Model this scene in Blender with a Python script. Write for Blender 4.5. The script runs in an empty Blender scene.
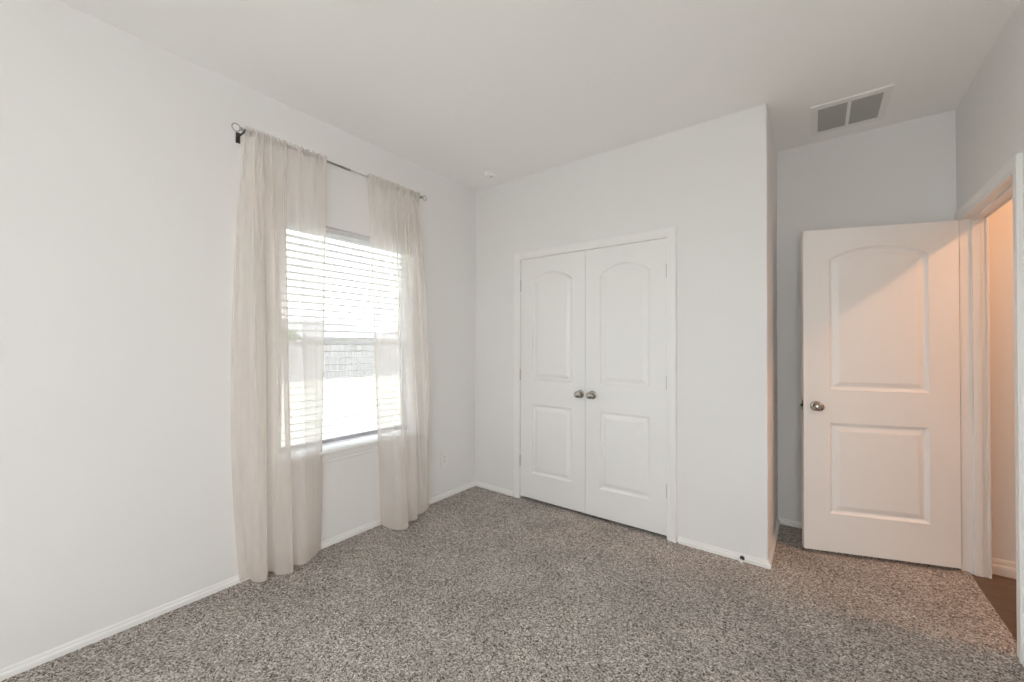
import bpy, bmesh, math, random
from mathutils import Vector, Matrix
random.seed(7)
S = bpy.context.scene
COL = S.collection
PI = math.pi

# ------------------------------------------------------------------ camera
F, YAW, PITCH, ROLL = 404.81, 0.6435, 0.0096, 0.0027
CX, CY, CZ = 2.5347, -2.8136, 1.3035
cd = bpy.data.cameras.new('camera'); cam = bpy.data.objects.new('camera', cd); COL.objects.link(cam)
cd.sensor_width = 36; cd.lens = F / 1024 * 36; cd.clip_start = .02; cd.clip_end = 300
fh = Vector((-math.sin(YAW), math.cos(YAW), 0)); rt = Vector((math.cos(YAW), math.sin(YAW), 0)); zz = Vector((0, 0, 1))
fw = fh * math.cos(PITCH) + zz * math.sin(PITCH); up = -fh * math.sin(PITCH) + zz * math.cos(PITCH)
r2 = rt * math.cos(ROLL) + up * math.sin(ROLL); u2 = -rt * math.sin(ROLL) + up * math.cos(ROLL)
M = Matrix.Identity(4)
for i in range(3):
    M[i][0] = r2[i]; M[i][1] = u2[i]; M[i][2] = -fw[i]
M.translation = (CX, CY, CZ); cam.matrix_world = M
S.camera = cam

# ------------------------------------------------------------------ world, sun, exposure
w = bpy.data.worlds.new('sky'); S.world = w; w.use_nodes = True
bg = w.node_tree.nodes['Background']; bg.inputs[0].default_value = (.94, .965, 1, 1); bg.inputs[1].default_value = 3.0
sd = bpy.data.lights.new('sun', 'SUN'); sd.energy = 1.9; sd.angle = .02; sd.color = (1, .96, .9)
sun = bpy.data.objects.new('sun', sd); COL.objects.link(sun); sun.rotation_euler = (math.radians(28), math.radians(42), 0)
sun.location = (6, -6, 8)
S.view_settings.view_transform = 'Standard'; S.view_settings.look = 'None'
S.view_settings.gamma = 1; S.view_settings.use_curve_mapping = False
S.view_settings.exposure = 0.70
S.cycles.max_bounces = 16; S.cycles.diffuse_bounces = 10; S.cycles.transparent_max_bounces = 32
S.cycles.transmission_bounces = 10
S.cycles.caustics_reflective = False; S.cycles.caustics_refractive = False
FILL_GLOBE_S = 30
HALL_LAMP_W = 10.5

# ------------------------------------------------------------------ materials
def mat(name, col=(.8, .8, .8), rough=.6, metal=0, **kw):
    m = bpy.data.materials.new(name); m.use_nodes = True
    b = m.node_tree.nodes['Principled BSDF']
    b.inputs['Base Color'].default_value = (*col, 1); b.inputs['Roughness'].default_value = rough
    b.inputs['Metallic'].default_value = metal
    for k, v in kw.items(): b.inputs[k.replace('_', ' ')].default_value = v
    return m
def bump(m, scale, strength, dist=.001, detail=3, stretch=None):
    nt = m.node_tree; b = nt.nodes['Principled BSDF']
    tc = nt.nodes.new('ShaderNodeTexCoord'); mp = nt.nodes.new('ShaderNodeMapping')
    if stretch: mp.inputs['Scale'].default_value = stretch
    n = nt.nodes.new('ShaderNodeTexNoise'); n.inputs['Scale'].default_value = scale; n.inputs['Detail'].default_value = detail
    bp = nt.nodes.new('ShaderNodeBump'); bp.inputs['Strength'].default_value = strength; bp.inputs['Distance'].default_value = dist
    nt.links.new(tc.outputs['Object'], mp.inputs[0]); nt.links.new(mp.outputs[0], n.inputs['Vector'])
    nt.links.new(n.outputs[0], bp.inputs['Height']); nt.links.new(bp.outputs[0], b.inputs['Normal'])
    return m
def tint(m, c1, c2, scale, stretch=(1, 1, 1), detail=4, lo=.35, hi=.65):
    nt = m.node_tree; b = nt.nodes['Principled BSDF']
    tc = nt.nodes.new('ShaderNodeTexCoord'); mp = nt.nodes.new('ShaderNodeMapping'); mp.inputs['Scale'].default_value = stretch
    n = nt.nodes.new('ShaderNodeTexNoise'); n.inputs['Scale'].default_value = scale; n.inputs['Detail'].default_value = detail
    r = nt.nodes.new('ShaderNodeValToRGB'); r.color_ramp.elements[0].position = lo; r.color_ramp.elements[1].position = hi
    r.color_ramp.elements[0].color = (*c1, 1); r.color_ramp.elements[1].color = (*c2, 1)
    nt.links.new(tc.outputs['Object'], mp.inputs[0]); nt.links.new(mp.outputs[0], n.inputs['Vector'])
    nt.links.new(n.outputs[0], r.inputs[0]); nt.links.new(r.outputs[0], b.inputs['Base Color'])
    return m
WALL = bump(mat('wall_paint', (.80, .796, .792), .75), 140, .12, .0015)
CEIL = bump(mat('ceiling_paint', (.90, .898, .893), .85), 110, .15, .0015)
TRIM = bump(mat('trim_paint', (.84, .838, .83), .38), 60, .05, .0008)
DOOR = bump(mat('door_paint', (.84, .838, .83), .42), 90, .06, .0008, stretch=(1, 1, .15))
VINYL = bump(mat('white_vinyl', (.85, .85, .85), .35), 40, .03)
SLAT = bump(mat('blind_slat', (.68, .68, .69), .45), 30, .05, stretch=(1, .1, 1))
RAIL = tint(mat('blind_rail', (.5, .5, .55), .4), (.42, .42, .47), (.5, .5, .55), 12)
CORD = bump(mat('cord', (.8, .8, .78), .8), 300, .2)
NICK = bump(mat('satin_nickel', (.42, .395, .36), .25, 1), 200, .03)
HNG = bump(mat('hinge_nickel', (.62, .61, .59), .45, .7), 200, .03)
DARKM = bump(mat('dark_metal', (.06, .055, .05), .4, .8), 100, .05)
RODM = bump(mat('rod_metal', (.45, .44, .43), .35, 1), 150, .04)
PLAST = bump(mat('white_plastic', (.82, .82, .80), .35), 60, .02)
DARK = tint(mat('dark_slot', (.02, .02, .02), .8), (.015, .015, .015), (.03, .03, .03), 20)
DUCT_SHADE = tint(mat('duct_shade', (.10, .10, .095), .9), (.085, .085, .08), (.12, .12, .11), 9)  # dark tone paints in the shade inside the duct
GRILL = bump(mat('grille_metal', (.42, .43, .41), .5), 90, .05)
RUBBER = bump(mat('white_rubber', (.85, .85, .83), .6), 90, .05)

def carpet():
    m = mat('carpet', rough=1); nt = m.node_tree; b = nt.nodes['Principled BSDF']
    b.inputs['Specular IOR Level'].default_value = .1
    N = nt.nodes.new; L = nt.links.new
    tc = N('ShaderNodeTexCoord')
    wn = N('ShaderNodeTexNoise'); wn.inputs['Scale'].default_value = 60; wn.inputs['Detail'].default_value = 2
    mx = N('ShaderNodeVectorMath'); mx.operation = 'MULTIPLY_ADD'; mx.inputs[1].default_value = (.02, .02, .02)
    L(tc.outputs['Object'], wn.inputs['Vector']); L(wn.outputs['Color'], mx.inputs[0]); L(tc.outputs['Object'], mx.inputs[2])
    vo = N('ShaderNodeTexVoronoi'); vo.inputs['Scale'].default_value = 215
    L(mx.outputs[0], vo.inputs['Vector'])
    sp = N('ShaderNodeSeparateColor'); L(vo.outputs['Color'], sp.inputs[0])
    r = N('ShaderNodeValToRGB'); r.color_ramp.interpolation = 'LINEAR'
    cr = r.color_ramp.elements; cr[0].position = 0; cr[0].color = (.06, .05, .044, 1); cr[1].position = 1; cr[1].color = (.95, .90, .85, 1)
    for p, c in ((.2, (.24, .21, .188)), (.5, (.48, .433, .398)), (.78, (.68, .63, .585))):
        e = r.color_ramp.elements.new(p); e.color = (*c, 1)
    L(sp.outputs[0], r.inputs[0])
    # broad wear and nap direction variation
    n2 = N('ShaderNodeTexNoise'); n2.inputs['Scale'].default_value = 3.5; n2.inputs['Detail'].default_value = 3
    L(tc.outputs['Object'], n2.inputs['Vector'])
    mr = N('ShaderNodeMapRange'); mr.inputs['From Min'].default_value = .3; mr.inputs['From Max'].default_value = .7
    mr.inputs['To Min'].default_value = .88; mr.inputs['To Max'].default_value = 1.1
    L(n2.outputs[0], mr.inputs[0])
    mc = N('ShaderNodeVectorMath'); mc.operation = 'SCALE'; L(r.outputs[0], mc.inputs[0]); L(mr.outputs[0], mc.inputs['Scale'])
    L(mc.outputs[0], b.inputs['Base Color'])
    n3 = N('ShaderNodeTexNoise'); n3.inputs['Scale'].default_value = 260; n3.inputs['Detail'].default_value = 3
    L(tc.outputs['Object'], n3.inputs['Vector'])
    ad = N('ShaderNodeMath'); ad.operation = 'SUBTRACT'; L(n3.outputs[0], ad.inputs[0]); L(vo.outputs['Distance'], ad.inputs[1])
    bp = N('ShaderNodeBump'); bp.inputs['Strength'].default_value = .9; bp.inputs['Distance'].default_value = .006
    L(ad.outputs[0], bp.inputs['Height']); L(bp.outputs[0], b.inputs['Normal'])
    return m
CARPET = carpet()

def wood():
    m = mat('wood_plank', rough=.4); nt = m.node_tree; b = nt.nodes['Principled BSDF']; N = nt.nodes.new; L = nt.links.new
    tc = N('ShaderNodeTexCoord'); br = N('ShaderNodeTexBrick')
    br.inputs['Scale'].default_value = 1; br.inputs['Brick Width'].default_value = 1.2; br.inputs['Row Height'].default_value = .14
    br.inputs['Mortar Size'].default_value = .0015; br.inputs['Color1'].default_value = (.11, .068, .043, 1)
    br.inputs['Color2'].default_value = (.17, .11, .072, 1); br.inputs['Mortar'].default_value = (.03, .02, .015, 1)
    L(tc.outputs['Object'], br.inputs['Vector'])
    mp = N('ShaderNodeMapping'); mp.inputs['Scale'].default_value = (3, 60, 1); n = N('ShaderNodeTexNoise'); n.inputs['Scale'].default_value = 1; n.inputs['Detail'].default_value = 6
    L(tc.outputs['Object'], mp.inputs[0]); L(mp.outputs[0], n.inputs['Vector'])
    mr = N('ShaderNodeMapRange'); mr.inputs['To Min'].default_value = .55; mr.inputs['To Max'].default_value = 1.45; L(n.outputs[0], mr.inputs[0])
    mc = N('ShaderNodeVectorMath'); mc.operation = 'SCALE'; L(br.outputs[0], mc.inputs[0]); L(mr.outputs[0], mc.inputs['Scale'])
    L(mc.outputs[0], b.inputs['Base Color'])
    return m
WOOD = wood()

def sheer():
    m = bpy.data.materials.new('sheer_fabric'); m.use_nodes = True; nt = m.node_tree; nt.nodes.clear(); N = nt.nodes.new; L = nt.links.new
    out = N('ShaderNodeOutputMaterial'); tc = N('ShaderNodeTexCoord')
    mp = N('ShaderNodeMapping'); mp.inputs['Scale'].default_value = (120, 120, 9)
    n = N('ShaderNodeTexNoise'); n.inputs['Scale'].default_value = 1; n.inputs['Detail'].default_value = 3
    L(tc.outputs['Object'], mp.inputs[0]); L(mp.outputs[0], n.inputs['Vector'])
    r = N('ShaderNodeValToRGB'); r.color_ramp.elements[0].color = (.88, .84, .805, 1); r.color_ramp.elements[1].color = (.93, .895, .865, 1)
    L(n.outputs[0], r.inputs[0])
    df = N('ShaderNodeBsdfDiffuse'); tl = N('ShaderNodeBsdfTranslucent'); tp = N('ShaderNodeBsdfTransparent')
    L(r.outputs[0], df.inputs[0]); L(r.outputs[0], tl.inputs[0])
    m1 = N('ShaderNodeMixShader'); m1.inputs[0].default_value = .62; L(df.outputs[0], m1.inputs[1]); L(tl.outputs[0], m1.inputs[2])
    mr = N('ShaderNodeMapRange'); mr.inputs['To Min'].default_value = .38; mr.inputs['To Max'].default_value = .50; L(n.outputs[0], mr.inputs[0])
    # the weave closes up when looked along: transmittance T ** (1 / cos)
    ge = N('ShaderNodeNewGeometry'); dp = N('ShaderNodeVectorMath'); dp.operation = 'DOT_PRODUCT'; L(ge.outputs['Incoming'], dp.inputs[0]); L(ge.outputs['Normal'], dp.inputs[1])
    ab = N('ShaderNodeMath'); ab.operation = 'ABSOLUTE'; L(dp.outputs['Value'], ab.inputs[0])
    mxm = N('ShaderNodeMath'); mxm.operation = 'MAXIMUM'; L(ab.outputs[0], mxm.inputs[0]); mxm.inputs[1].default_value = .12
    dv = N('ShaderNodeMath'); dv.operation = 'DIVIDE'; dv.inputs[0].default_value = 1; L(mxm.outputs[0], dv.inputs[1])
    pw = N('ShaderNodeMath'); pw.operation = 'POWER'; L(mr.outputs[0], pw.inputs[0]); L(dv.outputs[0], pw.inputs[1])
    m2 = N('ShaderNodeMixShader'); L(pw.outputs[0], m2.inputs[0]); L(m1.outputs[0], m2.inputs[1]); L(tp.outputs[0], m2.inputs[2])
    L(m2.outputs[0], out.inputs[0])
    return m
SHEER = sheer()

def glass():
    m = bpy.data.materials.new('window_glass'); m.use_nodes = True; nt = m.node_tree; nt.nodes.clear(); N = nt.nodes.new; L = nt.links.new
    out = N('ShaderNodeOutputMaterial'); tp = N('ShaderNodeBsdfTransparent'); tp.inputs[0].default_value = (.95, .97, .96, 1)
    gl = N('ShaderNodeBsdfGlossy'); gl.inputs['Roughness'].default_value = .02
    ge = N('ShaderNodeNewGeometry'); dp = N('ShaderNodeVectorMath'); dp.operation = 'DOT_PRODUCT'; L(ge.outputs['Incoming'], dp.inputs[0]); L(ge.outputs['Normal'], dp.inputs[1])
    ab = N('ShaderNodeMath'); ab.operation = 'ABSOLUTE'; L(dp.outputs['Value'], ab.inputs[0])
    om = N('ShaderNodeMath'); om.operation = 'SUBTRACT'; om.inputs[0].default_value = 1; L(ab.outputs[0], om.inputs[1])
    p5 = N('ShaderNodeMath'); p5.operation = 'POWER'; L(om.outputs[0], p5.inputs[0]); p5.inputs[1].default_value = 5
    fr = N('ShaderNodeMath'); fr.operation = 'MULTIPLY_ADD'; L(p5.outputs[0], fr.inputs[0]); fr.inputs[1].default_value = .9; fr.inputs[2].default_value = .03
    mx = N('ShaderNodeMixShader'); L(fr.outputs[0], mx.inputs[0]); L(tp.outputs[0], mx.inputs[1]); L(gl.outputs[0], mx.inputs[2]); L(mx.outputs[0], out.inputs[0])
    return m
GLASS = glass()
def lampglass(name, col, s):
    m = mat(name, (.9, .9, .88), .4); b = m.node_tree.nodes['Principled BSDF']
    b.inputs['Emission Color'].default_value = (*col, 1); b.inputs['Emission Strength'].default_value = s
    return m

# ------------------------------------------------------------------ mesh helpers
def link(name, bm, m, parent=None, smooth=False, bevel=0, mats=None):
    bmesh.ops.remove_doubles(bm, verts=bm.verts, dist=1e-6)
    bmesh.ops.recalc_face_normals(bm, faces=bm.faces)
    me = bpy.data.meshes.new(name); bm.to_mesh(me); bm.free()
    o = bpy.data.objects.new(name, me); COL.objects.link(o)
    for q in (mats or [m]): me.materials.append(q)
    if smooth:
        for p in me.polygons: p.use_smooth = True
    if bevel:
        b = o.modifiers.new('bevel', 'BEVEL'); b.width = bevel; b.segments = 2; b.limit_method = 'ANGLE'; b.angle_limit = math.radians(40)
    if parent: o.parent = parent
    return o
def tag(o, label, cat, group=None, kind=None):
    o['label'] = label; o['category'] = cat
    if group: o['group'] = group
    if kind: o['kind'] = kind
    return o
def thing(name, loc, label, cat, group=None, kind=None, rz=0):
    o = bpy.data.objects.new(name, None); COL.objects.link(o); o.location = loc; o.rotation_euler.z = rz; o.empty_display_size = .05
    return tag(o, label, cat, group, kind)
def box(bm, x0, x1, y0, y1, z0, z1):
    vs = [bm.verts.new((x, y, z)) for x in (x0, x1) for y in (y0, y1) for z in (z0, z1)]
    for f in ((0, 1, 3, 2), (4, 6, 7, 5), (0, 4, 5, 1), (2, 3, 7, 6), (0, 2, 6, 4), (1, 5, 7, 3)):
        bm.faces.new([vs[i] for i in f])
    return bm
def bx(*a):
    return box(bmesh.new(), *a)
def extr(bm, poly, z0, z1):
    a = [bm.verts.new((x, y, z0)) for x, y in poly]; b = [bm.verts.new((x, y, z1)) for x, y in poly]
    n = len(poly); bm.faces.new(a[::-1]); bm.faces.new(b)
    for i in range(n): bm.faces.new((a[i], a[(i + 1) % n], b[(i + 1) % n], b[i]))
    return bm
def lathe(bm, prof, axis='z', n=24, o=(0, 0, 0), sx=1, sy=1):
    """prof: (radius, height). axis: the direction of height."""
    rings = []
    for r, h in prof:
        ring = []
        for i in range(n):
            a = 2 * PI * i / n; u, v = r * math.cos(a) * sx, r * math.sin(a) * sy
            p = {'z': (u, v, h), '-z': (u, v, -h), 'x': (h, u, v), '-y': (u, -h, v), 'y': (u, h, v)}[axis]
            ring.append(bm.verts.new((p[0] + o[0], p[1] + o[1], p[2] + o[2])))
        rings.append(ring)
    for a, b in zip(rings, rings[1:]):
        for i in range(n): bm.faces.new((a[i], a[(i + 1) % n], b[(i + 1) % n], b[i]))
    bm.faces.new(rings[0][::-1]); bm.faces.new(rings[-1])
    return bm
def tube(bm, pts, r, n=8, closed=False):
    pts = [Vector(p) for p in pts]; rings = []; N = len(pts)
    for i, p in enumerate(pts):
        if closed: d = pts[(i + 1) % N] - pts[i - 1]
        else: d = pts[min(i + 1, N - 1)] - pts[max(i - 1, 0)]
        d.normalize(); a = d.cross(Vector((.3, .5, .81))).normalized(); b = d.cross(a)
        rr = r[i] if isinstance(r, (list, tuple)) else r
        rings.append([bm.verts.new(p + a * rr * math.cos(2 * PI * k / n) + b * rr * math.sin(2 * PI * k / n)) for k in range(n)])
    rg = list(zip(rings, rings[1:])) + ([(rings[-1], rings[0])] if closed else [])
    for a, b in rg:
        for i in range(n): bm.faces.new((a[i], a[(i + 1) % n], b[(i + 1) % n], b[i]))
    if not closed: bm.faces.new(rings[0][::-1]); bm.faces.new(rings[-1])
    return bm
def mitre(path, off):
    """points of a polyline offset to its left by off"""
    out = []; P = [Vector(p) for p in path]
    for i, p in enumerate(P):
        ns = []
        if i > 0: d = (P[i] - P[i - 1]).normalized(); ns.append(Vector((-d.y, d.x)))
        if i < len(P) - 1: d = (P[i + 1] - P[i]).normalized(); ns.append(Vector((-d.y, d.x)))
        n = ns[0] if len(ns) == 1 else (ns[0] + ns[1]) / (1 + ns[0].dot(ns[1]))
        out.append(p + n * off)
    return out
def sweep(path, prof, conv, segs=None):
    """prof (offset left, second), conv(p2, second) -> 3D; one bmesh per call covering the given segments"""
    bm = bmesh.new(); lines = [[conv(q, s) for q in mitre(path, o)] for o, s in prof]
    segs = range(len(path) - 1) if segs is None else segs
    for k in segs:
        A = [bm.verts.new(l[k]) for l in lines]; B = [bm.verts.new(l[k + 1]) for l in lines]; n = len(A)
        for i in range(n): bm.faces.new((A[i], A[(i + 1) % n], B[(i + 1) % n], B[i]))
        if k == segs[0]: bm.faces.new(A)
        if k == segs[-1]: bm.faces.new(B)
    return bm

# ------------------------------------------------------------------ dimensions
H = 2.74; W = 3.22; YB = -4.35; PX = 2.308; AD = .758; T = .12
WY0, WY1, WZ0, WZ1 = -1.71, -.735, .604, 2.07        # window opening
CL0, CL1, CLT = .512, 1.738, 2.037                 # closet opening
EY0, EY1, EZ = -.165, .655, 2.045                  # entry opening
HX = W + .095; HY = .745; HE = 4.75; HY0 = -2.2       # hall

# ------------------------------------------------------------------ shell
def struct(name, bm, m, label, cat, bevel=0, **k):
    return tag(link(name, bm, m, bevel=bevel, **k), label, cat, kind='structure')
bm = bx(0, W + .02, YB, 0, -.05, 0); box(bm, PX, W + .02, 0, AD, -.05, 0); box(bm, CL0 - .1, PX - T, 0, AD, -.05, 0)
struct('floor', bm, CARPET, 'speckled grey-brown carpet covering the bedroom floor', 'carpet')
bm = bx(W + .02, HE, HY0, HY, -.06, -.010)
struct('floor_hall', bm, WOOD, 'dark brown wood plank floor of the hall beyond the doorway', 'floor')
bm = bx(-T, HE + T, YB - T, HY + T + .1, H, H + .1)
struct('ceiling', bm, CEIL, 'plain white ceiling of the bedroom and alcove', 'ceiling')
SY0, SY1 = -4.25, -2.90                               # opening for an added fill window, behind the camera
bm = bmesh.new()
for a, b in ((YB - T, SY0), (SY1, WY0), (WY1, AD + T)): box(bm, -T, 0, a, b, -.3, H)
SZ0, SZ1 = .30, 2.25
for a, b, c, e in ((SY0, SY1, SZ0, SZ1), (WY0, WY1, WZ0, WZ1)): box(bm, -T, 0, a, b, -.3, c); box(bm, -T, 0, a, b, e, H)
struct('wall_left', bm, WALL, 'pale wall with the curtained window on the left', 'wall')
r = .008; arc = [(PX - r + r * math.sin(a), r - r * math.cos(a)) for a in [PI / 2 * k / 5 for k in range(6)]]
bm = bx(0, CL0 - .018, 0, T, -.05, H); box(bm, CL0 - .018, CL1 + .018, 0, T, CLT + .018, H)
extr(bm, [(CL1 + .018, 0)] + arc + [(PX, AD), (PX - T, AD), (PX - T, T), (CL1 + .018, T)], -.05, H)
struct('wall_back', bm, WALL, 'white wall holding the double closet doors, its outside corner turning into the alcove', 'wall')
bm = bx(0, W, AD, AD + T, -.05, H)
struct('wall_alcove', bm, WALL, 'grey shaded wall at the back of the alcove behind the open door', 'wall')
bm = bx(W, HX, EY1 + .02, AD + T, -.05, H); box(bm, W, HX, YB - T, EY0 - .02, -.05, H); box(bm, W, HX, EY0 - .02, EY1 + .02, EZ + .02, H)
struct('wall_right', bm, WALL, 'white wall on the right holding the entry doorway', 'wall')
RW0, RW1, RZ0, RZ1 = 1.70, 2.95, .60, 2.20  # opening for the added rear window
bm = bx(-T, RW0, YB - T, YB, -.3, H); box(bm, RW1, HX, YB - T, YB, -.3, H); box(bm, RW0, RW1, YB - T, YB, -.3, RZ0); box(bm, RW0, RW1, YB - T, YB, RZ1, H)
struct('wall_rear', bm, WALL, 'plain white wall opposite the closet', 'wall')
bm = bx(HX, HE + T, HY, HY + T, -.06, H); box(bm, HE, HE + T, HY0 - T, HY, -.06, H); box(bm, HX, HE, HY0 - T, HY0, -.06, H)
struct('wall_hall', bm, WALL, 'warmly lit hall wall seen through the doorway', 'wall')

BB = [(0, 0), (0, .040), (-.004, .040), (-.007, .034), (-.0072, .026), (-.012, .023), (-.014, .019), (-.014, 0)]
BB = [(a, b) for a, b in BB]
cv = lambda p, s: (p.x, p.y, s)
pA = [(0, YB), (0, 0), (CL0 - .068, 0)]
pB = [(CL1 + .068, 0), (PX, 0), (PX, AD), (W, AD), (W, EY1 + .062)]
pC = [(W, EY0 - .062), (W, YB), (0, YB)]
def base(name, path, segs, label):
    return struct(name, sweep(path, BB, cv, segs), TRIM, label, 'baseboard')
base('baseboard_left', pA, [0], 'white baseboard running under the window wall')
base('baseboard_back', pA, [1], 'short white baseboard between the left corner and the closet casing')
base('baseboard_closet', pB, [0], 'white baseboard from closet casing to the outside corner')
base('baseboard_partition', pB, [1], 'white baseboard along the alcove side of the closet')
base('baseboard_alcove', pB, [2, 3], 'white baseboard at the back of the alcove behind the door')
base('baseboard_right', pC, [0], 'white baseboard on the right wall nearest the camera')
base('baseboard_rear', pC, [1], 'white baseboard on the wall opposite the closet')
base('baseboard_hall', [(HX + .016, HY), (HE, HY), (HE, HY0)], [0, 1], 'white baseboard along the warmly lit hall wall').location.z = -.010
bpy.data.objects['baseboard_hall'].scale.z = 2.2

# casings: profile (offset outward, protrusion)
CS = [(-.006, 0), (-.006, .009), (-.002, .012), (.008, .012), (.014, .010), (.020, .012), (.046, .017), (.054, .017), (.058, .012), (.058, 0)]
trim1 = thing('trim_1', ((CL0 + CL1) / 2, 0, 0), 'white moulded casing and jamb framing the double closet doors', 'door casing', kind='structure')
def kid(o, par):                       # parent keeping world coordinates
    o.parent = par; o.matrix_parent_inverse = (Matrix.Translation(par.location) @ par.rotation_euler.to_matrix().to_4x4()).inverted(); return o
def jambs(bm, a0, a1, top, t, d0, d1, conv):
    for (p, q, z0, z1) in ((a0 - t, a0, -.01, top + t), (a1, a1 + t, -.01, top + t), (a0, a1, top, top + t)):
        conv(bm, p, q, z0, z1, d0, d1)
kid(link('casing', sweep([(CL0, 0), (CL0, CLT), (CL1, CLT), (CL1, 0)], CS, lambda p, s: (p.x, -s, p.y)), TRIM), trim1)
bm = bmesh.new(); jambs(bm, CL0, CL1, CLT, .018, 0, T, lambda b, p, q, z0, z1, d0, d1: box(b, p, q, d0, d1, z0, z1))
for a, b_, z0, z1 in ((CL0, CL0 + .01, 0, CLT), (CL1 - .01, CL1, 0, CLT), (CL0, CL1, CLT - .01, CLT)): box(bm, a, b_, .045, .075, z0, z1)
kid(link('jamb', bm, TRIM), trim1)
trim2 = thing('trim_2', (W, (EY0 + EY1) / 2, 0), 'white moulded casing and jamb framing the doorway to the hall', 'door casing', kind='structure')
ZB = -.0
kid(link('casing', sweep([(EY0, 0), (EY0, EZ), (EY1, EZ), (EY1, 0)], CS, lambda p, s: (W - s, p.x, p.y)), TRIM), trim2)
kid(link('casing', sweep([(EY0, -.010), (EY0, EZ), (EY1, EZ), (EY1, -.010)], CS, lambda p, s: (HX + s, p.x, p.y)), TRIM), trim2)
bm = bmesh.new(); jambs(bm, EY0, EY1, EZ, .018, W, HX, lambda b, p, q, z0, z1, d0, d1: box(b, d0, d1, p, q, z0, z1))
kid(link('jamb', bm, TRIM), trim2)
bm = bmesh.new()
for a, b_, z0, z1 in ((EY0, EY0 + .011, -.01, EZ), (EY1 - .011, EY1, -.01, EZ), (EY0 + .011, EY1 - .011, EZ - .011, EZ)): box(bm, W + .04, W + .075, a, b_, z0, z1)
kid(link('door_stop_strip', bm, TRIM, bevel=.002), trim2)
bm = bx(W + .010, W + .032, EY0 + .011, EY1 - .011, -.010, .002)

# ------------------------------------------------------------------ moulded doors
def panel_loop(x0, x1, z0, z1, zpk, inset, n=18):
    """outline of a panel; zpk > z1 gives an arched head"""
    a0, a1, b0 = x0 + inset, x1 - inset, z0 + inset
    if zpk <= z1 + 1e-6:
        return [(a0, b0), (a1, b0), (a1, z1 - inset), (a0, z1 - inset)]
    c = (x1 - x0) / 2; s = zpk - z1; R = (c * c + s * s) / (2 * s); xc = (x0 + x1) / 2; zc = zpk - R; r = R - inset
    hw = c - inset; th = math.asin(hw / r)
    top = [(xc + r * math.sin(t), zc + r * math.cos(t)) for t in [th - 2 * th * k / n for k in range(n + 1)]]
    return [(a0, b0), (a1, b0)] + top
MOULD = [(0, 0), (.004, .006), (.011, .0125), (.017, .0145), (.024, .0138), (.048, .0035), (.053, .0025)]
def door_leaf(width, height, thick, panels):
    """leaf in local axes: x 0..width, front face y=0, back y=thick"""
    bm = bmesh.new()
    for face, sg in ((0, 1), (thick, -1)):
        def V(p, d): return bm.verts.new((p[0], face + sg * d, p[1]))
        ed = []
        out = [V(p, 0) for p in ((0, 0), (width, 0), (width, height), (0, height))]
        ed += [bm.edges.new((out[i], out[(i + 1) % 4])) for i in range(4)]
        for P in panels:
            prev = None
            for ins, dep in MOULD:
                loop = [V(p, dep) for p in panel_loop(*P, ins)]
                n = len(loop)
                if prev is None: ed += [bm.edges.new((loop[i], loop[(i + 1) % n])) for i in range(n)]
                else:
                    for i in range(n): bm.faces.new((prev[i], prev[(i + 1) % n], loop[(i + 1) % n], loop[i]))
                prev = loop
            bm.faces.new(prev)
        bmesh.ops.triangle_fill(bm, use_beauty=True, edges=ed)
        if face == 0: o0 = out
        else: o1 = out
    for i in range(4): bm.faces.new((o0[i], o0[(i + 1) % 4], o1[(i + 1) % 4], o1[i]))
    return bm
def knob(parent, x, z, thick=0, both=False, rz=0):
    sides = [('-y', 0)] + ([('y', thick)] if both else [])
    for ax, y in sides:
        bm = lathe(bmesh.new(), [(.0, 0), (.030, 0), (.032, .002), (.031, .006), (.024, .009), (.012, .010), (.011, .010)], ax, 28, (x, y, z))
        a = link('rosette', bm, NICK, parent, smooth=True); a['label'] = 'round satin nickel rosette'
        pr = [(.010, .008), (.0095, .022), (.012, .030), (.020, .034), (.0265, .041), (.0285, .049), (.0265, .057), (.019, .062), (.008, .064), (.001, .0642)]
        k = link('knob', lathe(bmesh.new(), pr, ax, 28, (x, y, z), 1, .92), NICK, parent, smooth=True); k['label'] = 'satin nickel knob'
def hinge(parent, x, y, z, h=.088, leaf=None, m=None):
    bm = lathe(bmesh.new(), [(.002, -.004), (.005, -.003), (.0072, 0), (.0072, h), (.005, h + .003), (.002, h + .004)], 'z', 12, (x, y, z - h / 2))
    if leaf: box(bm, *leaf[:4], z - h / 2, z + h / 2)
    o = link('hinge', bm, HNG, parent, bevel=0); o['label'] = 'satin nickel hinge'; return o
CP = lambda wd: [(.116, wd - .116, .208, .785, .785), (.116, wd - .116, .990, 1.808, 1.880)]
x0, xm, x1 = .518, 1.125, 1.732; Z0, DH = .022, 2.008
for nm, a, b, side, lab in (('door_1', x0, xm - .0015, -1, 'left white closet door with an arched panel over a square one'),
                            ('door_2', xm + .0015, x1, 1, 'right white closet door, hinged beside the long blank wall')):
    d = door_leaf(b - a, DH, .034, CP(b - a))
    o = tag(link(nm, d, DOOR), lab, 'closet door', 'double closet doors', 'structure'); o.location = (a, .002, Z0)
    knob(o, (b - a - .040) if side < 0 else .058, .905)
    hx_ = -.002 if side < 0 else b - a + .002
    for z in (.30, 1.03, 1.785): hinge(o, hx_, -.0065, z)
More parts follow.
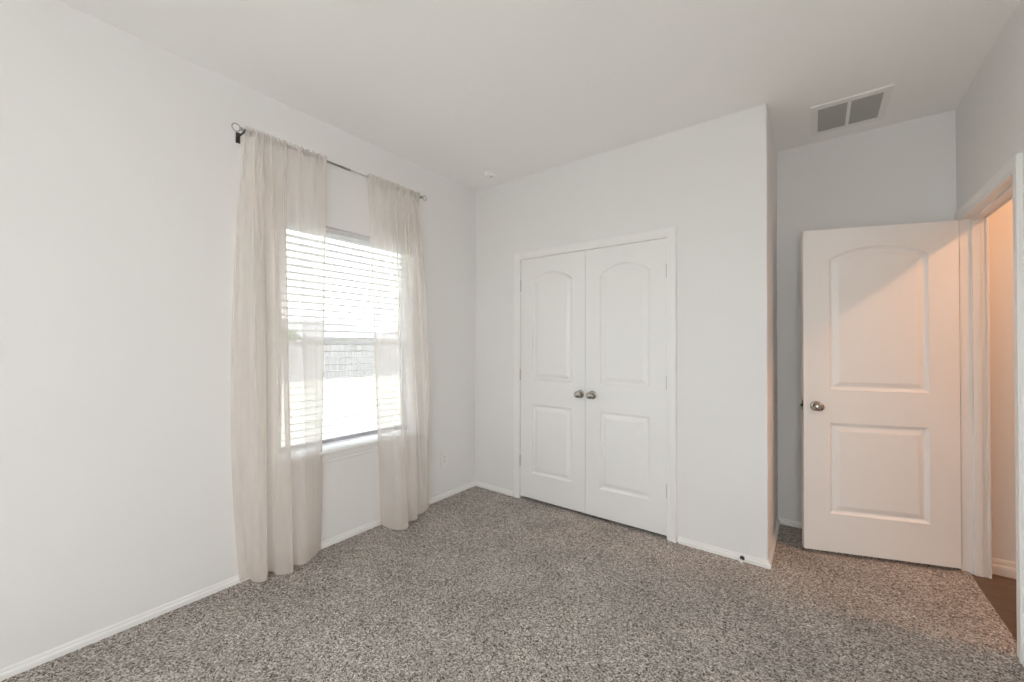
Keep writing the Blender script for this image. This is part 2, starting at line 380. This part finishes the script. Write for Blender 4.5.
# entry door, standing open
hx, hy, fx, fy = 3.2015, .6153, 2.467, .3594
ang = math.atan2(hy - fy, hx - fx)
DW = .772
o = tag(link('door_3', door_leaf(DW, 2.012, .035, [(.140, DW - .140, .235, .800, .800), (.140, DW - .140, 1.005, 1.825, 1.893)]), DOOR),
        'white two-panel entry door standing open in front of the alcove', 'door', kind='structure')
d = Vector((math.cos(ang), math.sin(ang)))
o.location = (hx - DW * d.x, hy - DW * d.y, .022); o.rotation_euler.z = ang
knob(o, .066, .902, .035, True)
bm = bx(-.0015, .0005, .006, .029, .872, .932)
lt = link('latch_plate', bm, NICK, o); bm = bx(-.011, 0, .012, .023, .893, .911); link('latch_bolt', bm, DARKM, lt, bevel=.002)
for z in (.25, 1.01, 1.80): hinge(o, DW + .006, .038, z, leaf=(DW - .0005, DW + .0015, .004, .034))

# ------------------------------------------------------------------ window
def window_unit(name, label, WY0, WY1, WZ0=WZ0, WZ1=WZ1):
    win = thing(name, (-.09, (WY0 + WY1) / 2, WZ0), label, 'window', kind='structure')
    kid(link('window_frame', frame(bmesh.new(), -.135, -.080, WY0, WY1, WZ0, WZ1, .012), VINYL, bevel=.003), win)
    zm = 1.318
    for (a, b, c, e) in ((zm - .011, WZ1 - .01, -.130, -.110), (WZ0 + .025, zm + .011, -.108, -.088)):
        s_ = kid(link('sash', frame(bmesh.new(), c, e, WY0 + .01, WY1 - .01, a, b, .022), VINYL, bevel=.003), win)
        g = link('pane', bx((c + e) / 2 - .002, (c + e) / 2 + .002, WY0 + .031, WY1 - .031, a + .021, b - .021), GLASS); g.parent = s_
    return win
def frame(bm, x0, x1, y0, y1, z0, z1, t):
    box(bm, x0, x1, y0, y0 + t, z0, z1); box(bm, x0, x1, y1 - t, y1, z0, z1)
    box(bm, x0, x1, y0 + t, y1 - t, z0, z0 + t); box(bm, x0, x1, y0 + t, y1 - t, z1 - t, z1); return bm
win = window_unit('window_1', 'white vinyl single-hung window behind the blind and sheer curtains', WY0, WY1)
window_unit('fill_window_left', 'added bare white single-hung window on the left wall, out of view, for fill daylight', SY0, SY1, SZ0, SZ1)  # added window, out of view, brightens the closet and right walls
# sill board with a rounded nose and an apron under it
bm = bmesh.new(); nose = [(-.085, .604), (.046, .604), (.053, .607), (.056, .615), (.053, .623), (.046, .626), (-.085, .626)]
def prism_y(bm, prof, y0, y1):
    A = [bm.verts.new((x, y0, z)) for x, z in prof]; B = [bm.verts.new((x, y1, z)) for x, z in prof]; n = len(A)
    bm.faces.new(A); bm.faces.new(B[::-1])
    for i in range(n): bm.faces.new((A[i], A[(i + 1) % n], B[(i + 1) % n], B[i]))
    return bm
prism_y(bm, nose, WY0, WY1)
prism_y(bm, [(.0, .604), (.046, .604), (.053, .607), (.056, .615), (.053, .623), (.046, .626), (.0, .626)], WY0 - .05, WY0)
prism_y(bm, [(.0, .604), (.046, .604), (.053, .607), (.056, .615), (.053, .623), (.046, .626), (.0, .626)], WY1, WY1 + .05)
kid(link('window_sill', bm, TRIM), win)
bm = prism_y(bmesh.new(), [(0, .604), (.018, .604), (.018, .566), (.011, .560), (.011, .544), (.007, .538), (0, .538)], WY0 - .03, WY1 + .03)
kid(link('apron', bm, TRIM), win)

win2 = thing('fill_window_rear', ((RW0 + RW1) / 2, YB - .09, RZ0), 'added wide white window in the wall opposite the closet, out of view, for fill daylight', 'window', kind='structure')  # added window behind the camera, extra daylight on the closet wall
def fr2(bm, x0, x1, y0, y1, z0, z1, t):
    box(bm, x0, x0 + t, y0, y1, z0, z1); box(bm, x1 - t, x1, y0, y1, z0, z1)
    box(bm, x0 + t, x1 - t, y0, y1, z0, z0 + t); box(bm, x0 + t, x1 - t, y0, y1, z1 - t, z1); return bm
kid(link('window_frame', fr2(bmesh.new(), RW0, RW1, YB - .115, YB - .06, RZ0, RZ1, .035), VINYL, bevel=.003), win2)
xm2 = (RW0 + RW1) / 2
for a, b, c in ((RW0 + .03, xm2 + .02, YB - .11), (xm2 - .02, RW1 - .03, YB - .085)):
    s_ = kid(link('sash', fr2(bmesh.new(), a, b, c, c + .02, RZ0 + .03, RZ1 - .03, .035), VINYL, bevel=.003), win2)
    g = link('pane', bx(a + .034, b - .034, c + .008, c + .012, RZ0 + .064, RZ1 - .064), GLASS); g.parent = s_
# blind
bl = thing('window_blind', (-.04, (WY0 + WY1) / 2, WZ1), 'white horizontal slat blind lowered inside the window opening, slats open', 'blind')
by0, by1 = WY0 + .008, WY1 - .008
kid(link('headrail', bx(-.064, -.012, by0, by1, WZ1 - .030, WZ1 - .001), SLAT, bevel=.002), bl)
zs = 2.012; pitch = .0445; sl0 = None; k = 0
while zs > .700:
    if sl0 is None:
        bm = bmesh.new(); nn = 8; tl = math.radians(5)
        up_, dn = [], []
        for i in range(nn + 1):
            u = -.025 + .05 * i / nn; cz = .0022 * (1 - (u / .025) ** 2); up_.append((u * math.cos(tl), u * math.sin(tl) + cz + .0028)); dn.append((u * math.cos(tl), u * math.sin(tl) + cz))
        prism_y(bm, up_ + dn[::-1], by0 + .004, by1 - .004)
        sl0 = link('slat', bm, SLAT); o_ = sl0
    else:
        o_ = sl0.copy(); COL.objects.link(o_)
    o_.parent = bl; o_.location = (0, -(WY0 + WY1) / 2, zs - WZ1); zs -= pitch
bm = prism_y(bmesh.new(), [(-.064, .664), (-.062, .660), (-.018, .660), (-.016, .664), (-.016, .680), (-.018, .684), (-.062, .684), (-.064, .680)], by0 + .003, by1 - .003)
rr_ = kid(link('bottom_rail', bm, RAIL), bl); rr_['label'] = 'greyer bottom rail'
for yy in (by0 + .14, (by0 + by1) / 2, by1 - .14):
    bm = bmesh.new()
    for xx in (-.0665, -.0135): tube(bm, [(xx, yy, WZ1 - .04), (xx, yy, .67)], .0009, 5)
    kid(link('ladder_cord', bm, CORD), bl)

# ------------------------------------------------------------------ curtains
def lerp(a, b, t): return a + (b - a) * t
def path_fn(pts):
    """Catmull-Rom through pts, parametrised by arc length 0..1"""
    P = [Vector(p) for p in pts]; P = [2 * P[0] - P[1]] + P + [2 * P[-1] - P[-2]]; D = []
    for i in range(1, len(P) - 2):
        a, b, c, d = P[i - 1], P[i], P[i + 1], P[i + 2]
        for k in range(16):
            t = k / 16; D.append(.5 * ((2 * b) + (c - a) * t + (2 * a - 5 * b + 4 * c - d) * t * t + (3 * b - a - 3 * c + d) * t ** 3))
    D.append(P[-2]); L_ = [0]
    for a, b in zip(D, D[1:]): L_.append(L_[-1] + (b - a).length)
    tot = L_[-1]
    def f(s):
        q = min(max(s, 0), 1) * tot; lo = 0
        while lo < len(L_) - 2 and L_[lo + 1] < q: lo += 1
        return D[lo].lerp(D[lo + 1], (q - L_[lo]) / max(1e-9, L_[lo + 1] - L_[lo]))
    return f
def lin(keys, s):
    if s <= keys[0][0]: return keys[0][1]
    for (a, va), (b, vb) in zip(keys, keys[1:]):
        if s <= b: return lerp(va, vb, (s - a) / (b - a))
    return keys[-1][1]
RX, RZ = .085, 2.452
def curtain(name, label, yt, hem, fold, nf, ztop_drop, seed, hems, belly):
    """yt: s->y at the rod; hem: plan path of the hem; fold: s->depth of the gathers; nf: folds per unit s"""
    rnd = random.Random(seed); NS, NT = 420, 90
    ph = [rnd.uniform(0, 6.28) for _ in range(8)]; HF = path_fn(hem); HC = {}
    def P(s, z, off=0):
        if s not in HC: HC[s] = HF(s)
        h = HC[s]; t = max(0, (RZ - z) / RZ)
        g = 2 * PI * nf * s + 1.6 * math.sin(4.1 * s + ph[0]) + .9 * math.sin(11 * s + ph[1])
        a = lin(fold, s) * (.8 + .35 * math.sin(17 * s + ph[2]))
        k = min(1, t * 9)                                     # gathers open just below the rod
        fine = (.75 * math.sin(g) + .22 * math.sin(2 * g + ph[3])) * a * (.35 + .65 * k) * max(0, 1 - t) ** .75
        sway = math.cos(g + .5) * a * .60 * k * max(0, 1 - t) ** .9
        wv = 2 * PI * nf * .42 * s + ph[4] + .6 * math.sin(3 * t + ph[5])
        wide = a * .8 * math.sin(wv) * math.sin(PI * min(1, t * 1.05)) 
        q = max(0, (t - .03) / .97); q = q ** .85
        x = lerp(RX + .004, h.x, q) + fine + wide
        y = lerp(lin(yt, s), h.y, q) + sway + .003 * math.sin(6 * t + 12 * s + ph[6]) + belly * max(0, 1 - abs(s - (0 if belly < 0 else 1)) / .25) * math.sin(PI * t) ** .8
        if z > RZ - .028:                                     # held close to the rod in the pocket
            u = min(1, (z - (RZ - .028)) / .020)
            x = lerp(x, RX + .0125 + .003 * math.sin(g) + .002 * math.sin(3.3 * g + ph[7]), u)
        return Vector((max(x + off, .016), y, z))
    bm = bmesh.new()
    def zrow(j, s):
        f = j / NT
        zt = RZ + .022 + .005 * math.sin(2 * PI * 21 * s + ph[1]) + .003 * math.sin(2 * PI * 33 * s)
        zb = ztop_drop(s)
        return lerp(zt, zb, f)
    def sheet(s0, s1, n, off=0, j0=0, j1=NT):
        g = [[bm.verts.new(P(lerp(s0, s1, i / n), zrow(j, lerp(s0, s1, i / n)), off)) for i in range(n + 1)] for j in range(j0, j1 + 1)]
        for r0, r1_ in zip(g, g[1:]):
            for i in range(n): bm.faces.new((r0[i], r0[i + 1], r1_[i + 1], r1_[i]))
    sheet(0, 1, NS)
    for h0, h1 in hems: sheet(h0, h1, 8, .0015); sheet(h0, h1, 8, .003)      # turned side hems
    sheet(0, 1, NS, .0018, NT - 3, NT)                       # bottom hem
    # back of the rod pocket
    g = []
    for j in range(4):
        z = RZ + .020 - .055 * j / 3
        g.append([bm.verts.new((RX - .010 - .002 * math.sin(70 * i / 120), P(i / 120, RZ).y, z)) for i in range(121)])
    for r0, r1_ in zip(g, g[1:]):
        for i in range(120): bm.faces.new((r0[i], r0[i + 1], r1_[i + 1], r1_[i]))
    me = bpy.data.meshes.new(name); bm.to_mesh(me); bm.free(); me.materials.append(SHEER)
    for p in me.polygons: p.use_smooth = True
    o = bpy.data.objects.new(name, me); COL.objects.link(o)
    return tag(o, label, 'curtain', 'sheer curtains on the window rod')
curtain('sheer_curtain', 'sheer off-white curtain panel at the left of the window, densely gathered on its left half',
        [(0, -1.945), (.06, -1.930), (.68, -1.735), (1, -1.495)],
        [(.022, -1.925), (.023, -1.905), (.03, -1.885), (.085, -1.885), (.125, -1.862), (.12, -1.828), (.06, -1.83), (.035, -1.80), (.06, -1.775), (.12, -1.77),
         (.155, -1.735), (.15, -1.705), (.10, -1.715), (.07, -1.69), (.11, -1.66), (.125, -1.62), (.09, -1.56), (.045, -1.50), (.022, -1.475)],
        [(0, .006), (.08, .036), (.6, .052), (.70, .016), (.80, .007), (1, .003)], 7.2,
        lambda s: .012, 3, [(0, .010), (.978, 1)], -.055)
curtain('sheer_curtain', 'sheer off-white curtain panel at the right of the window, gathered towards the wall outlet',
        [(0, -1.205), (.36, -1.03), (1, -.755)],
        [(.04, -1.045), (.10, -1.05), (.17, -1.04), (.225, -1.01), (.235, -.965), (.19, -.92), (.15, -.90), (.165, -.875), (.175, -.84), (.15, -.81), (.10, -.80),
         (.115, -.77), (.12, -.73), (.10, -.66), (.07, -.62), (.03, -.60)],
        [(0, .002), (.2, .006), (.34, .018), (.46, .050), (.95, .042), (1, .010)], 7.2,
        lambda s: .014, 11, [(0, .024), (.985, 1)], .02)

rod = thing('curtain_rod', (RX, -1.345, RZ), 'thin brushed metal curtain rod with ring finials above the window', 'curtain rod')
ry0, ry1 = -1.958, -.722
kid(link('rod_tube', tube(bmesh.new(), [(RX, ry0, RZ), (RX, -1.33, RZ)], .0075, 14), RODM, smooth=True), rod)
kid(link('rod_tube', tube(bmesh.new(), [(RX, -1.33, RZ), (RX, ry1, RZ)], .0058, 14), RODM, smooth=True), rod)
for e, sg in ((ry0, -1), (ry1, 1)):
    fn = kid(link('finial', lathe(bmesh.new(), [(.0075, 0), (.010, .001), (.010, .006), (.007, .009), (.005, .012)], 'y' if sg > 0 else '-y', 14, (RX, e, RZ)), RODM, smooth=True), rod)
    for th in (PI / 2,):
        pts = []
        for q in range(20):
            ph_ = 2 * PI * q / 20
            c_, l_ = .020 * math.sin(ph_), .019 * math.cos(ph_)
            pts.append((RX + c_ * math.cos(th), e + sg * (.028 + l_), RZ + c_ * math.sin(th)))
        f2 = link('finial_ring', tube(bmesh.new(), pts, .0028, 8, closed=True), RODM, smooth=True); f2.parent = fn
        f2.matrix_parent_inverse = Matrix.Identity(4)
for yy in (-1.949, -.738):
    bm = bx(0.0, .005, yy - .010, yy + .010, RZ - .045, RZ + .012); tube(bm, [(.003, yy, RZ - .012), (RX - .012, yy, RZ - .012), (RX, yy, RZ - .0095)], .0045, 8)
    tube(bm, [(RX + .011 * math.cos(a), yy, RZ + .011 * math.sin(a)) for a in [PI + PI * q / 10 for q in range(11)]], .003, 6)
    b_ = kid(link('bracket', bm, DARKM), rod); b_['label'] = 'dark metal bracket'

# ------------------------------------------------------------------ small wall and ceiling fittings
ot = thing('wall_outlet', (0, -.395, .335), 'white wall outlet plate low on the window wall beside the right curtain', 'outlet')
link('cover_plate', bx(0, .007, -.040, .040, -.066, .066), PLAST, ot, bevel=.002)
bm = bx(.003, .0088, -.0165, .0165, -.0335, .0335)
rc = link('receptacle', bm, PLAST, ot, bevel=.0012)
for zc in (-.018, .018):
    bm = bx(.0086, .0092, -.0075, -.0055, zc - .004, zc + .005); box(bm, .0086, .0092, .0055, .0075, zc - .004, zc + .005); box(bm, .0086, .0092, -.0018, .0018, zc - .011, zc - .007)
    link('slot', bm, DARK, rc)
for zc in (-.049, .049): link('screw', lathe(bmesh.new(), [(.003, .006), (.003, .0075), (.002, .008)], 'x', 10, (0, 0, zc)), PLAST, ot)

dt = thing('smoke_detector', (.372, -.235, H), 'small round white smoke detector on the ceiling near the corner', 'smoke detector')
link('base', lathe(bmesh.new(), [(.058, 0), (.058, .006), (.052, .009), (.050, .010)], '-z', 32), PLAST, dt, smooth=False)
link('cover', lathe(bmesh.new(), [(.046, .009), (.046, .013), (.050, .014), (.050, .028), (.045, .036), (.030, .040), (.002, .041)], '-z', 32), PLAST, dt, smooth=False)
link('test_button', lathe(bmesh.new(), [(.009, .040), (.009, .043), (.006, .044)], '-z', 16, (.018, -.01, 0)), GRILL, dt)

vx0, vx1, vy0, vy1 = 2.515, 2.885, .205, .615
vt = thing('ceiling_vent', ((vx0 + vx1) / 2, (vy0 + vy1) / 2, H), 'white-framed return air vent with two grey grilles on the alcove ceiling', 'vent')
VX, VY = (vx1 - vx0) / 2, (vy1 - vy0) / 2
bm = bmesh.new()
prism = [(-VX, -VX + .036), (-.0085, .0085), (VX - .036, VX)]
for a, b in prism: box(bm, a, b, -VY + .0, VY, -.008, 0)
for a, b in ((-VX + .036, -.0085), (.0085, VX - .036)):
    box(bm, a, b, -VY, -VY + .046, -.008, 0); box(bm, a, b, VY - .042, VY, -.008, 0)
link('vent_frame', bm, TRIM, vt)
for a, b in ((-VX + .036, -.0085), (.0085, VX - .036)):
    gr = link('shade_backing', bx(a, b, -VY + .046, VY - .042, -.0015, -.0005), DUCT_SHADE, vt)  # flat dark sheet in place of the shaded duct
    bm = bmesh.new(); y = -VY + .050
    while y < VY - .046:
        v = [bm.verts.new(p) for p in ((a, y, -.0025), (b, y, -.0025), (b, y + .006, -.0068), (a, y + .006, -.0068))]; w_ = [bm.verts.new(p.co + Vector((0, -.0012, -.0004))) for p in v]
        bm.faces.new(v); bm.faces.new(w_[::-1])
        for i in range(4): bm.faces.new((v[i], w_[i], w_[(i + 1) % 4], v[(i + 1) % 4]))
        y += .0105
    link('louvres', bm, GRILL, gr)

ds = thing('door_stop', (2.176, -.014, .022), 'small metal door stop with white tip on the baseboard near the outside corner', 'door stop')
link('base', lathe(bmesh.new(), [(.013, 0), (.013, .003), (.007, .007)], '-y', 16), DARKM, ds, smooth=True)
pts = [(.0055 * math.cos(a), -.006 - .036 * a / (2 * PI * 12), .0055 * math.sin(a)) for a in [2 * PI * q / 10 for q in range(121)]]
link('spring', tube(bmesh.new(), pts, .0016, 5), DARKM, ds, smooth=True)
link('tip', lathe(bmesh.new(), [(.006, .040), (.0095, .042), (.0095, .052), (.008, .055), (.002, .056)], '-y', 16), RUBBER, ds, smooth=True)

tag(link('wall_anchor', lathe(bmesh.new(), [(.006, 0), (.006, .001), (.004, .0022), (.001, .0024)], '-y', 14, (2.039, 0, 1.64)), PLAST, smooth=True),
    'tiny round white anchor on the blank wall right of the closet', 'wall anchor')

# ------------------------------------------------------------------ lamps: the hall light, and an added floor lamp
LX, LY, LZ = 2.90, -3.95, 1.30
lm = thing('fill_floor_lamp', (LX, LY, 0), 'added floor lamp with a round white glass globe, out of view, for fill light', 'floor lamp')  # added lamp behind the camera, lifts ceiling and walls
link('base', lathe(bmesh.new(), [(.13, 0), (.132, .008), (.12, .018), (.02, .026)], 'z', 32), NICK, lm)
link('pole', tube(bmesh.new(), [(0, 0, .02), (0, 0, LZ - .13)], .009, 12), NICK, lm)
gl_ = [(max(.002, .15 * math.sin(a)), LZ - .15 * math.cos(a)) for a in [PI * q / 20 for q in range(21)]]
link('globe', lathe(bmesh.new(), gl_, 'z', 36), lampglass('fill_globe_glass', (1, .985, .965), FILL_GLOBE_S), lm, smooth=True)
hl = thing('hall_ceiling_light', (4.08, -.02, H), 'round white light on the hall ceiling beyond the doorway', 'ceiling light')
link('base', lathe(bmesh.new(), [(.10, 0), (.10, .015)], '-z', 32), NICK, hl)
link('glass_bowl', lathe(bmesh.new(), [(.095, .014), (.09, .035), (.06, .055), (.005, .062)], '-z', 32), lampglass('hall_glass', (1, .62, .38), 6), hl, smooth=True)
ld = bpy.data.lights.new('hall_bulb', 'AREA'); ld.shape = 'DISK'; ld.size = .10; ld.energy = HALL_LAMP_W; ld.color = (1, .50, .25)
lo = bpy.data.objects.new('hall_bulb', ld); COL.objects.link(lo); lo.location = (4.08, -.02, H - .066)

# ------------------------------------------------------------------ outside the window
GZ = -.50
LAWN = tint(mat('lawn', rough=1), (.30, .29, .25), (.40, .385, .35), 1.2, detail=8)
FENCE = tint(mat('fence_wood', rough=.9), (.20, .195, .20), (.29, .28, .28), 3, stretch=(1, 4, .3))
ROOF = tint(mat('roof_shingle', rough=.95), (.20, .20, .21), (.30, .30, .31), 6)
BRICK = tint(mat('house_siding', rough=.9), (.50, .47, .44), (.62, .59, .56), 3)
LEAF = tint(mat('tree_leaves', rough=.9), (.07, .12, .05), (.16, .22, .10), 8)
BARK = tint(mat('bark', rough=1), (.12, .09, .07), (.2, .16, .13), 12)
OWN = tint(mat('exterior_siding', rough=.9), (.45, .42, .39), (.5, .47, .44), 4)
struct('lawn', bx(-70, 40, -50, 60, GZ - .2, GZ), LAWN, 'sunlit pale lawn outside the window', 'lawn')
fx_ = -17.5
fc = thing('wooden_fence', (fx_, 6, GZ), 'weathered wooden board fence across the lawn outside the window', 'fence')
bm = bmesh.new(); y = -14
while y < 20:
    box(bm, 0, .02, y, y + .135, .04, 1.83 + random.uniform(-.008, .008)); y += .142
link('board_panel', bm, FENCE, fc)
bm = bmesh.new()
for z in (.35, 1.0, 1.6): box(bm, -.04, 0, -14, 20, z, z + .09)
link('rail', bm, FENCE, fc)
for (hxx, hyy, hw, hd, label) in ((-34, 15, 13, 9, 'neighbouring house with grey roof beyond the fence at the right'), (-33, -2, 12, 9, 'neighbouring house with grey roof beyond the fence at the left'), (-36, 31, 12, 9, 'farther neighbouring house beyond the fence')):
    h = thing('house', (hxx, hyy, GZ), label, 'house', 'houses beyond the fence')
    link('wall', bx(-hd / 2, hd / 2, -hw / 2, hw / 2, 0, 2.3), BRICK, h)
    bm = bmesh.new(); a = [bm.verts.new(p) for p in ((-hd / 2 - .4, -hw / 2 - .4, 2.25), (hd / 2 + .4, -hw / 2 - .4, 2.25), (hd / 2 + .4, hw / 2 + .4, 2.25), (-hd / 2 - .4, hw / 2 + .4, 2.25))]
    t_ = [bm.verts.new((0, -hw / 2 + 3.2, 4.0)), bm.verts.new((0, hw / 2 - 3.2, 4.0))]
    bm.faces.new(a[::-1]); bm.faces.new((a[0], a[1], t_[0])); bm.faces.new((a[1], a[2], t_[1], t_[0])); bm.faces.new((a[2], a[3], t_[1])); bm.faces.new((a[3], a[0], t_[0], t_[1]))
    link('roof', bm, ROOF, h)
for (tx, ty, th_, lab) in ((-27, 6.3, 3.6, 'rounded leafy tree beyond the fence, seen through the slats'), (-26.5, 9.8, 3.0, 'lower leafy tree beyond the fence, right of the other')):
    t = thing('tree', (tx, ty, GZ), lab, 'tree')
    link('trunk', tube(bmesh.new(), [(0, 0, 0), (.05, 0, 1.0), (0, .05, 1.9)], [.16, .12, .08], 10), BARK, t, smooth=True)
    bm = bmesh.new(); rnd = random.Random(int(tx * 7))
    for q in range(900):
        v = Vector((rnd.gauss(0, 1), rnd.gauss(0, 1), rnd.gauss(0, 1))).normalized() * rnd.uniform(.55, 1)
        c = Vector((v.x * 1.3, v.y * 1.3, th_ * .62 + v.z * th_ * .36)); a = Vector((rnd.gauss(0, 1), rnd.gauss(0, 1), rnd.gauss(0, 1))).normalized(); b = a.orthogonal().normalized(); s = rnd.uniform(.10, .2)
        vs = [bm.verts.new(c + p) for p in (a * s, b * s * .6, -a * s, -b * s * .6)]; bm.faces.new(vs)
    me = bpy.data.meshes.new('foliage'); bm.to_mesh(me); bm.free(); me.materials.append(LEAF)
    f = bpy.data.objects.new('foliage', me); COL.objects.link(f); f.parent = t
